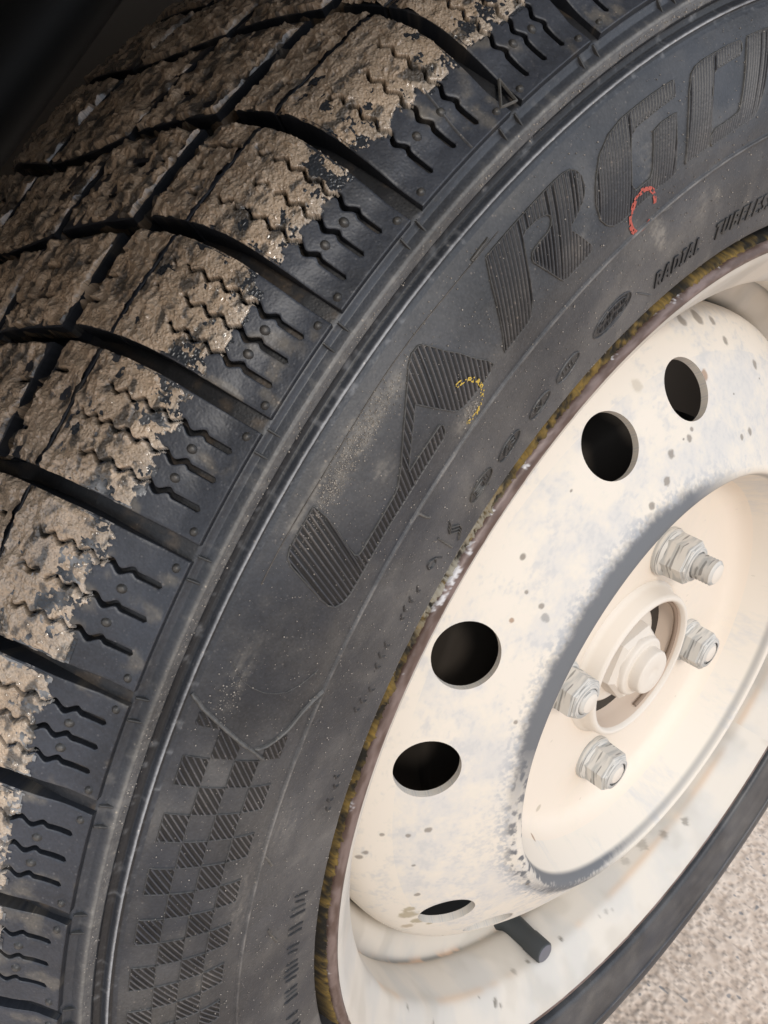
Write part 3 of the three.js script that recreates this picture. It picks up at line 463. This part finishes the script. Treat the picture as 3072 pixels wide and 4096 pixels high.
const paintTex = tex(2048, 1024, (u, v) => {
  const th = u * 360 - 180, k = v * 90, i = Math.min(89, Math.floor(k)), r = lerp(outer[i][1], outer[i + 1][1], k - i) * 1000, x = outer[i][0];
  const A = th * D2R * 100;                            // arc mm at r = 100, not periodic at the far seam
  const n1 = fbm(A * 0.045, r * 0.05, 4, 201), n2 = fbm(A * 0.2, r * 0.2, 4, 207), n3 = fbm(A * 0.9, r * 0.9, 3, 211);
  let c = mix3([0.755, 0.69, 0.595], [0.64, 0.615, 0.58], sstep(0.40, 0.70, n1 * 0.5 + n2 * 0.35 + n3 * 0.15 + (r > 108 && r < 150 ? 0.04 : -0.1)));
  c = mix3(c, [0.48, 0.48, 0.485], 0.3 * sstep(0.52, 0.74, n2 * 0.55 + n3 * 0.45) * (r > 106 ? 1 : 0.12));
  if (r < 96) c = mix3(c, [0.80, 0.70, 0.585], 0.7 + 0.3 * (n1 - 0.5));  // mounting face painted paler to stand in for its overexposure
  // worn dark edge round the crest: solid by the tyre's near side, flaking lower down, a thin line beyond
  const solid = Math.exp(-(((th + 6) / 42) ** 4)), foot = Math.exp(-(((th - 96) / 22) ** 2)), flake = Math.exp(-(((th - 58) / 26) ** 2));
  const nb = fbm(A * 0.9, r * 0.8, 4, 221), wob = 2.2 * (fbm(A * 0.16, 3, 3, 231) - 0.5) + 1.6 * (nb - 0.5);
  const w = 105 + 7.2 * solid + 3.6 * foot + 5.5 * flake + wob;
  const band = sstep(101.6, 102.8, r) * (1 - sstep(w - 1.2, w + 3.2 + 2 * nb, r));
  const patchy = clamp(solid * 1.3 + foot * (0.55 + nb) + 0.55 * sstep(105, 103, r) + flake * sstep(0.44, 0.66, fbm(A * 0.3 + 7, r * 0.45, 4, 237)) * 0.95);
  c = mix3(c, [0.145, 0.15, 0.16], clamp(band * patchy));
  c = mix3(c, [0.32, 0.345, 0.385], 0.5 * sstep(w, w + 1.5, r) * (1 - sstep(w + 2, w + 9, r)) * sstep(0.42, 0.62, n3 * 0.6 + n2 * 0.4) * (solid + foot + flake));
  if (k > 87.5) return [0.05, 0.043, 0.036];
  // chips and dirt spots
  const cell = (s, p, sz) => { const gx = A / s, gy = r / s, ix = Math.floor(gx), iy = Math.floor(gy); if (hash(ix, iy, p) > 0.006) return 0; const dx = gx - ix - 0.3 - 0.4 * hash(ix, iy, p + 1), dy = gy - iy - 0.3 - 0.4 * hash(ix, iy, p + 2); return 1 - sstep(sz * 0.55, sz, Math.hypot(dx, dy)); };
  for (const [t, q, z, col] of spots) { const dx = (th - t) * D2R * r, dy = r - q; if (Math.abs(dx) > z * 2 || Math.abs(dy) > z * 2) continue; const e = Math.hypot(dx * 0.9, dy) + 0.6 * z * (n3 - 0.5); c = mix3(c, col, 0.75 * (1 - sstep(z * 0.55, z * 1.05, e))); }
  c = mix3(c, [0.16, 0.13, 0.10], 0.75 * Math.max(cell(6, 241, 0.19), cell(3.4, 245, 0.15)) * (r > 100 ? 1 : 0.25));
  c = mix3(c, [0.34, 0.28, 0.2], 0.5 * cell(15, 251, 0.17));
  return c;
});
const paint = new THREE.MeshPhysicalMaterial({ map: paintTex, roughness: 0.62 });
const grimeTex = tex(512, 512, (u, v) => { const n = pfbm(u, v, 5, 5, 261), f = pfbm(u, v, 30, 3, 263); return mix3([0.66, 0.605, 0.53], [0.59, 0.56, 0.51], sstep(0.4, 0.7, n)); });
const rimPaint = new THREE.MeshPhysicalMaterial({ map: grimeTex, vertexColors: true, roughness: 0.6 });
{
  const inner = outer.map(([x, r], i) => { const a = outer[Math.max(0, i - 1)], b = outer[Math.min(outer.length - 1, i + 1)]; const dx = b[0] - a[0], dr = b[1] - a[1], l = Math.hypot(dx, dr); return [x - dr / l * 0.0032, r + dx / l * 0.0032]; }).reverse();
  const NS = 256, loop = [...outer.map((p, i) => [...p, i / 90]), ...inner.map((p, i) => [...p, 0.99])]; loop.push([...loop[0]]);
  const g = sheet(NS + 1, loop.length, (i, j) => { const th = -180 + 360 * i / NS; return { p: ring(loop[j][0], loop[j][1], th), uv: [i / NS, loop[j][2]] }; }, { flip: true });
  const ev = new Evaluator(); ev.attributes = ['position', 'normal', 'uv']; ev.useGroups = false;
  let body = new Brush(mergeVertices(g)); body.updateMatrixWorld();
  const holes = []; for (const c of [-35.3, 20.6, 80, 140, 200, 260]) for (const s of [-9.45, 9.45]) holes.push(c + s);
  const cg = [];
  for (const th of holes) {
    const c = new THREE.CylinderGeometry(0.0126, 0.0126, 0.05, 48, 1);
    const slope = Math.atan2(0.1535 - 0.1275, 0.029 - 0.0125);      // cone of the disc
    const nrm = [Math.sin(slope), Math.cos(slope)], p0 = ring(-0.0205, 0.1415, th), p1 = ring(-0.0205 + nrm[0], 0.1415 + nrm[1], th);
    const dir = new THREE.Vector3(p1[0] - p0[0], p1[1] - p0[1], p1[2] - p0[2]).normalize();
    c.applyQuaternion(new THREE.Quaternion().setFromUnitVectors(new THREE.Vector3(0, 1, 0), dir)); c.translate(...p0);
    const uv = c.attributes.uv; for (let i = 0; i < uv.count; i++) uv.setXY(i, 0.43 + 0.01 * (i % 3), 0.93);
    cg.push(c);
  }
  const cut = new Brush(mergeGeometries(cg)); cut.updateMatrixWorld();
  body = ev.evaluate(body, cut, SUBTRACTION);
  part('disc', body.geometry, paint, steel);
}
{ // rim barrel, seen from inside the flange
  const P = [[0.0006, 0.1955], [-0.0008, 0.1928], [-0.004, 0.1893], [-0.009, 0.1842], [-0.0128, 0.1805], [-0.0155, 0.1791], [-0.021, 0.1786], [-0.036, 0.1782], [-0.0395, 0.1795], [-0.0412, 0.1800], [-0.0432, 0.1782], [-0.0455, 0.1725], [-0.0475, 0.169], [-0.052, 0.1672], [-0.07, 0.1668], [-0.13, 0.168], [-0.16, 0.19]];
  const s = smoothProfile(P, 170), NS = 1000;
  const marks = [[152.4, -15.7, 3.2, 0.55], [157.5, -11.7, 2.4, 0.6], [148.1, -21.4, 4, 0.4], [132.5, -12.2, 1.6, 0.4], [130.6, -12.8, 1.1, 0.35], [133.8, -11, 1, 0.35], [120.8, -16.6, 1.7, 0.8], [111.5, -17.7, 1.5, 0.7], [107.2, -17, 2, 0.45], [100, -10.1, 1.8, 0.8], [101.2, -8.6, 1.2, 0.7], [96.2, -14, 1, 0.7], [155.4, -26.9, 3, 0.35], [143, -23.2, 3, 0.3], [82, -9, 1.6, 0.6], [74, -13, 1.2, 0.6]];
  const g = sheet(NS + 1, s.length, (i, j) => {
    const th = -180 + 360 * i / NS, [x, r] = s[j], R = r * 1000;
    const n = fbm(th * 0.25, j * 0.1, 4, 271); let c = [1, 1, 1];
    const weldShade = Math.exp(-((x + 0.0405) ** 2) / 3e-6); c = mix3(c, [0.33, 0.36, 0.4], 0.85 * weldShade * sstep(0.3, 0.45, n + 0.1)); c = mix3(c, [1.1, 0.86, 0.7], weldShade * (1 - sstep(0.35, 0.5, n)));  // shadow line and lit face of the step painted along the weld
    c = mix3(c, [1.05, 0.8, 0.6], 0.5 * Math.exp(-((x + 0.0165) ** 2) / 4e-6) * sstep(0.4, 0.6, fbm(th * 0.1, 5, 3, 277)));
    c = mix3(c, [0.84, 0.83, 0.81], 0.6 * sstep(0.5, 0.7, fbm(th * 0.16, j * 0.05, 3, 281)));
    for (const [t, q, z, k] of marks) { const e = Math.hypot((th - t) * D2R * 179, x * 1000 - q); if (e < z * 1.6) c = mix3(c, [0.22, 0.2, 0.17], k * (1 - sstep(z * 0.5, z * 1.1, e + z * 0.7 * (vn(th * 3, x * 900, 283) - 0.5)))); }
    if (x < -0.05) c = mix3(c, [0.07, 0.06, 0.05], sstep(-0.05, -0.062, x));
    return { p: ring(x, r, th), uv: [th * D2R * 0.18 / 0.12, j * 0.00075 / 0.12], c };
  }, { colors: true });
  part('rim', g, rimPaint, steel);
}
{ // rolled flange: brown primer, flaked to bare metal on top
  const P = [[-0.0045, 0.1968], [-0.0024, 0.1985], [-0.0006, 0.1991], [0.0005, 0.1985], [0.0011, 0.1973], [0.0011, 0.1962], [0.0004, 0.1954], [-0.0004, 0.1944]];
  const s = smoothProfile(P, 22), ths = []; for (let t = -50; t <= 55; t += 0.16) ths.push(t); for (let t = 56; t <= 310; t += 1) ths.push(t);
  const g = sheet(ths.length, s.length, (i, j) => {
    const th = ths[i] > 180 ? ths[i] - 360 : ths[i], [x, r] = s[j], k = j / 22, n = fbm(th * 0.9, k * 4, 4, 291), f = vn(th * 7, k * 14, 293);
    const bare = sstep(0.5, 0.56, n * 0.55 + 0.2 * f + 0.25 * Math.exp(-((th - 1.2) ** 2) / 8) + 0.09 * Math.exp(-((th + 6) ** 2) / 12) - 0.3 * Math.abs(k - 0.36));
    let c = mix3([0.20, 0.145, 0.128], [0.10, 0.062, 0.048], sstep(0.3, 0.7, fbm(th * 0.5, k * 6, 3, 297)));
    if (k > 0.86) c = mix3(c, [0.6, 0.5, 0.42], sstep(0.55, 0.7, n));
    c = mix3(c, [0.60, 0.58, 0.58], bare * (k < 0.62 ? 1 : 0)); 
    c = mix3(c, [0.34, 0.31, 0.25], (1 - sstep(0.12, 0.3, k)) * sstep(0.42, 0.55, n));
    return { p: ring(x + 0.00025 * (f - 0.5) * (k < 0.6 ? 1 : 0.3), r + 0.0003 * (n - 0.5), ths[i]), uv: [0, 0], c };
  }, { colors: true });
  part('rim_flange', g, new THREE.MeshPhysicalMaterial({ vertexColors: true, roughness: 0.45, metalness: 0.1 }), steel);
}
{ // mossy grime between flange and bead, darkness of the open gap painted in
  const n = 900, m = 12, gap0 = (th) => sstep(10, 16, th) + sstep(-24, -30, th);
  const g = sheet(n + 1, m, (i, j) => {
    const th = -52 + 104 * i / n, k = j / (m - 1), a = fbm(th * 1.6, k * 5, 4, 301), b = vn(th * 7, k * 12, 303);
    const fillN = sstep(0.3, 0.62, fbm(th * 0.35 + 4, 1, 3, 307)), r = lerp(0.1982, 0.2049, k), x = lerp(-0.0003, -0.0030, Math.pow(k, 1.6)) + 0.0016 * (a - 0.5) + 0.0009 * (b - 0.5) - 0.0022 * (1 - fillN) * k - 0.006 * gap0(th) * sstep(0.2, 0.7, k);
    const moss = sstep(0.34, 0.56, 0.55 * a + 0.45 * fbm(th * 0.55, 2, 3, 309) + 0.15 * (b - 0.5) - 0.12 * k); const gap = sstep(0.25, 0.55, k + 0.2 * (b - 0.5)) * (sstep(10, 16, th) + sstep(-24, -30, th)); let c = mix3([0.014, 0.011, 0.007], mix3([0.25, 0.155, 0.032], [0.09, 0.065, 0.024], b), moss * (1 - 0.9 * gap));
    const grey = Math.exp(-((th - 2.5) ** 2) / 9) + Math.exp(-((th + 3.2) ** 2) / 6) * 0.6; c = mix3(c, [0.30, 0.275, 0.22], clamp(grey * 1.3) * sstep(0.3, 0.5, b * 0.5 + a * 0.5));
    return { p: ring(x, r, th), uv: [0, 0], c };
  }, { colors: true, flip: true });
  part('moss', g, new THREE.MeshStandardMaterial({ vertexColors: true, roughness: 0.95 }), steel);
}
// nuts, studs
const local = (th, r, x) => { const g = new THREE.Group(); const a = th * D2R + PHI; g.position.set(x, RL + r * Math.cos(a), r * Math.sin(a)); return g; };
const latheX = (P, n = 40) => { const g = new THREE.LatheGeometry(P.map((p) => new THREE.Vector2(p[1], p[0])), n); g.rotateZ(-Math.PI / 2); return g; };   // [x, r] about +x
const galvTex = tex(256, 256, (u, v) => { const n = pfbm(u, v, 6, 4, 311); let c = mix3([0.62, 0.59, 0.54], [0.44, 0.44, 0.42], sstep(0.38, 0.68, n)); return mix3(c, [0.09, 0.085, 0.08], 0.6 * sstep(0.68, 0.76, pfbm(u, v, 7, 3, 317))); });
const galv = new THREE.MeshPhysicalMaterial({ map: galvTex, roughness: 0.6, metalness: 0.08 });
const hexGeo = (af, x0, x1, c) => { const R = af / Math.sqrt(3), g = []; g.push(new THREE.CylinderGeometry(R - c, R, c, 6), new THREE.CylinderGeometry(R, R * 1.03, x1 - x0 - c, 6)); g[0].translate(0, x1 - c / 2, 0); g[1].translate(0, (x0 + x1 - c) / 2, 0); const m = mergeGeometries(g.map((q) => q.toNonIndexed())); m.computeVertexNormals(); m.rotateZ(-Math.PI / 2); return m; };
const threadProfile = (r, x0, x1) => { const P = [[x0, r]]; for (let x = x0; x < x1 - 0.0015; x += 0.0015) P.push([x, r - 0.0006], [x + 0.00075, r]); P.push([x1 - 0.001, r - 0.0003], [x1, r - 0.0013], [x1, 0]); return P; };
const hubPaint = new THREE.MeshPhysicalMaterial({ color: new THREE.Color().setRGB(0.74, 0.675, 0.59), roughness: 0.65 });
[[-65, 0.026, 0.15, 0.0155], [25, 0.018, 0.5, 0.0158], [115, 0.0165, 0.85, 0.0155], [205, 0.0165, 0.3, 0.0155]].forEach(([th, len, spin, h], i) => {
  const n = local(th, 0.057, -0.029); n.name = numbered('wheel_nut'); wheel.add(n);
  if (i === 0) n.userData.label = 'nut with the longest threaded stud end';
  const b = new THREE.Mesh(mergeGeometries([hexGeo(0.0185, 0.003, h, 0.0016).rotateX(spin), latheX([[0, 0.0118], [0.002, 0.012], [0.0035, 0.0112], [0.0045, 0.0098]], 36).toNonIndexed(), latheX([[h - 0.0005, 0.0088], [h + 0.0006, 0.0082], [h + 0.0008, 0.0063]], 36).toNonIndexed()]), galv); b.name = 'nut_body'; b.castShadow = b.receiveShadow = true; n.add(b);
  part('stud', latheX(threadProfile(0.0061, h - 0.002, len), 32), galv, n);
  part('stud_end', latheX([[len - 0.0012, 0.0052], [len + 0.0002, 0.0044], [len + 0.0003, 0]], 32), hubPaint, n);
});
// hub collar, hub nut
const hubDirt = new THREE.MeshStandardMaterial({ color: new THREE.Color().setRGB(0.68, 0.56, 0.455), roughness: 0.9 });
const hub = new THREE.Group(); hub.name = 'hub'; hub.position.set(0, RL, 0); wheel.add(hub);
part('collar', latheX([[-0.034, 0.0425], [-0.0300, 0.0418], [-0.0285, 0.0398], [-0.0265, 0.0386], [-0.0215, 0.0378], [-0.0201, 0.0370], [-0.0196, 0.0358], [-0.0200, 0.0346], [-0.022, 0.0342]], 96), hubPaint, hub);
part('bore', latheX([[-0.0219, 0.0342], [-0.028, 0.0340], [-0.0345, 0.0338], [-0.0352, 0.031], [-0.0355, 0]], 96), hubDirt, hub);
part('seal_ring', (() => { const g = new THREE.TorusGeometry(0.0336, 0.0011, 10, 90, Math.PI * 1.3); g.rotateY(Math.PI / 2); g.rotateX(-1.2); g.translate(-0.0242, 0, 0); return g; })(), new THREE.MeshStandardMaterial({ color: new THREE.Color().setRGB(0.26, 0.19, 0.14), roughness: 0.8 }), hub);
{
  const nut = new THREE.Group(); nut.name = 'hub_nut'; hub.add(nut);
  const gs = [latheX([[-0.0355, 0.0262], [-0.033, 0.0264], [-0.0322, 0.0250], [-0.032, 0.015]], 60).toNonIndexed(), hexGeo(0.0345, -0.0322, -0.0225, 0.0022).rotateX(0.25), latheX([[-0.0232, 0.0158], [-0.0206, 0.0154], [-0.0196, 0.0140], [-0.0195, 0]], 48).toNonIndexed(), latheX([[-0.0196, 0.0116], [-0.0150, 0.0114], [-0.0139, 0.0104], [-0.0138, 0.004], [-0.0146, 0.003], [-0.0146, 0]], 40).toNonIndexed()];
  const b = part('nut_body', mergeGeometries(gs), hubPaint, nut); hub.remove(nut); nut.position.copy(hub.position); wheel.add(nut);
}
// valve
{
  const a = ring(-0.0425, 0.1775, 114.6), b = ring(-0.0137, 0.1738, 114.1), v = new THREE.Group(); v.name = 'tyre_valve'; v.position.set(...a); wheel.add(v);
  const d = new THREE.Vector3(b[0] - a[0], b[1] - a[1], b[2] - a[2]), L = d.length(); v.quaternion.setFromUnitVectors(new THREE.Vector3(1, 0, 0), d.normalize());
  part('stem', latheX([[-0.002, 0.0095], [0.0015, 0.0088], [0.004, 0.0068], [L * 0.62, 0.0058], [L * 0.64, 0.0062], [L * 0.97, 0.0060], [L, 0.0051]], 32), new THREE.MeshPhysicalMaterial({ color: new THREE.Color().setRGB(0.035, 0.04, 0.042), roughness: 0.55 }), v);
  part('cap_end', latheX([[L - 0.0001, 0.0052], [L + 0.0004, 0.0044], [L + 0.0005, 0]], 32), new THREE.MeshStandardMaterial({ color: new THREE.Color().setRGB(0.14, 0.14, 0.16), roughness: 0.5 }), v);
}
// brake drum behind the disc
{
  const iron = new THREE.MeshStandardMaterial({ color: new THREE.Color().setRGB(0.045, 0.036, 0.028), roughness: 0.9 });
  const g = latheX([[-0.034, 0.02], [-0.034, 0.085], [-0.04, 0.098], [-0.046, 0.112], [-0.048, 0.1175], [-0.098, 0.1185], [-0.1, 0.132], [-0.104, 0.132], [-0.104, 0]], 120); g.translate(0, RL, 0);
  part('brake_drum', g, iron, wheel);
}

// ---------------------------------------------------------------- wheel housing of the car
{
  const car = new THREE.Group(); car.name = 'parked_car'; car.userData = { label: 'dark wheel housing of the car behind and above the muddy tread, in deep shade', category: 'car' }; scene.add(car);
  const liner = new THREE.MeshStandardMaterial({ color: new THREE.Color().setRGB(0.17, 0.155, 0.135), roughness: 0.8 });
  const a0 = -135, a1 = 7, a2 = 46, Rr = 0.37;
  const shell = (prof, t0, t1, o, fl) => { const s = smoothProfile(prof, 60); return sheet(71, s.length, (i, j) => { const th = lerp(t0, t1, i / 70), n = 0.006 * (fbm(th * 0.12, j * 0.15, 3, 401) - 0.5); return { p: ring(s[j][0], s[j][1] + o + n, th), uv: [i / 70, j / 60] }; }, { flip: fl }); };
  const deep = [[-0.16, Rr + 0.005], [-0.235, Rr - 0.015], [-0.265, Rr - 0.06], [-0.275, 0.26], [-0.28, 0.1], [-0.28, 0.02]];
  const wide = [[0.074, Rr + 0.008], [0.07, Rr], [0.02, Rr], [-0.05, Rr - 0.004], ...deep], low = [[-0.052, Rr - 0.008], [-0.056, Rr - 0.016], [-0.07, Rr - 0.018], ...deep];  // overhang and low front shell shaped to keep light off the tread
  part('arch_liner', mergeGeometries([shell(wide, a0, a1, 0, true), shell(wide, a0, a1, 0.004, false), shell(low, a1, a2, 0.001, true), shell(low, a1, a2, 0.005, false)]), liner, car);
  // strut behind the wheel
  const q0 = ring(-0.222, 0.307, -19.5), q1 = ring(-0.222, 0.299, -12), sd = new THREE.Vector3(q1[0] - q0[0], q1[1] - q0[1], q1[2] - q0[2]);
  const st = new THREE.CapsuleGeometry(0.016, sd.length() * 2.4, 8, 24); st.applyQuaternion(new THREE.Quaternion().setFromUnitVectors(new THREE.Vector3(0, 1, 0), sd.normalize())); st.translate((q0[0] + q1[0]) / 2, (q0[1] + q1[1]) / 2, (q0[2] + q1[2]) / 2);
  part('strut', st, new THREE.MeshStandardMaterial({ color: new THREE.Color().setRGB(0.02, 0.022, 0.024), roughness: 0.6 }), car);
  // unseen outer fender sheet around the arch, added to cast shade
  const F = sheet(91, 12, (i, j) => { const th = lerp(a0, a1, i / 90), k = j / 11, r = lerp(Rr + 0.006, 0.66, k); return { p: ring(0.076 + 0.05 * Math.sin(k * 1.7), r, th), uv: [i / 90, k] }; });
  part('fender', F, new THREE.MeshPhysicalMaterial({ color: new THREE.Color().setRGB(0.62, 0.62, 0.6), roughness: 0.4, clearcoat: 0.6, clearcoatRoughness: 0.1 }), car);
}

// ---------------------------------------------------------------- ground
{
  const gt = tex(1024, 1024, (u, v) => { const n = pfbm(u, v, 5, 4, 501), a = pvn(u * 135, v * 135, 135, 507), b = pvn(u * 230, v * 230, 230, 509); let c = mix3([0.46, 0.345, 0.26], [0.80, 0.655, 0.53], clamp(0.15 + 0.8 * a + 0.3 * (n - 0.5))); c = mix3(c, [0.28, 0.215, 0.17], 0.5 * sstep(0.6, 0.9, b)); c = mix3(c, [0.2, 0.2, 0.2], 0.8 * sstep(0.9, 0.96, pvn(u * 90, v * 90, 90, 517))); return c; });
  const gb = tex(1024, 1024, (u, v) => 0.6 * pvn(u * 135, v * 135, 135, 507) + 0.4 * (1 - pvn(u * 230, v * 230, 230, 509)), false);
  const S = 60, g = new THREE.PlaneGeometry(2 * S, 2 * S, 2, 2); g.rotateX(-Math.PI / 2);
  const uv = g.attributes.uv; for (let i = 0; i < uv.count; i++) uv.setXY(i, uv.getX(i) * 2 * S / 0.5, uv.getY(i) * 2 * S / 0.5);
  const m = part('ground', g, new THREE.MeshStandardMaterial({ map: gt, bumpMap: gb, bumpScale: 0.002, roughness: 0.95 }), scene); m.userData = { kind: 'structure', label: 'pinkish grey gritty concrete ground beyond the tyre' };
}
scene.updateMatrixWorld(true);
renderer.render(scene, camera);
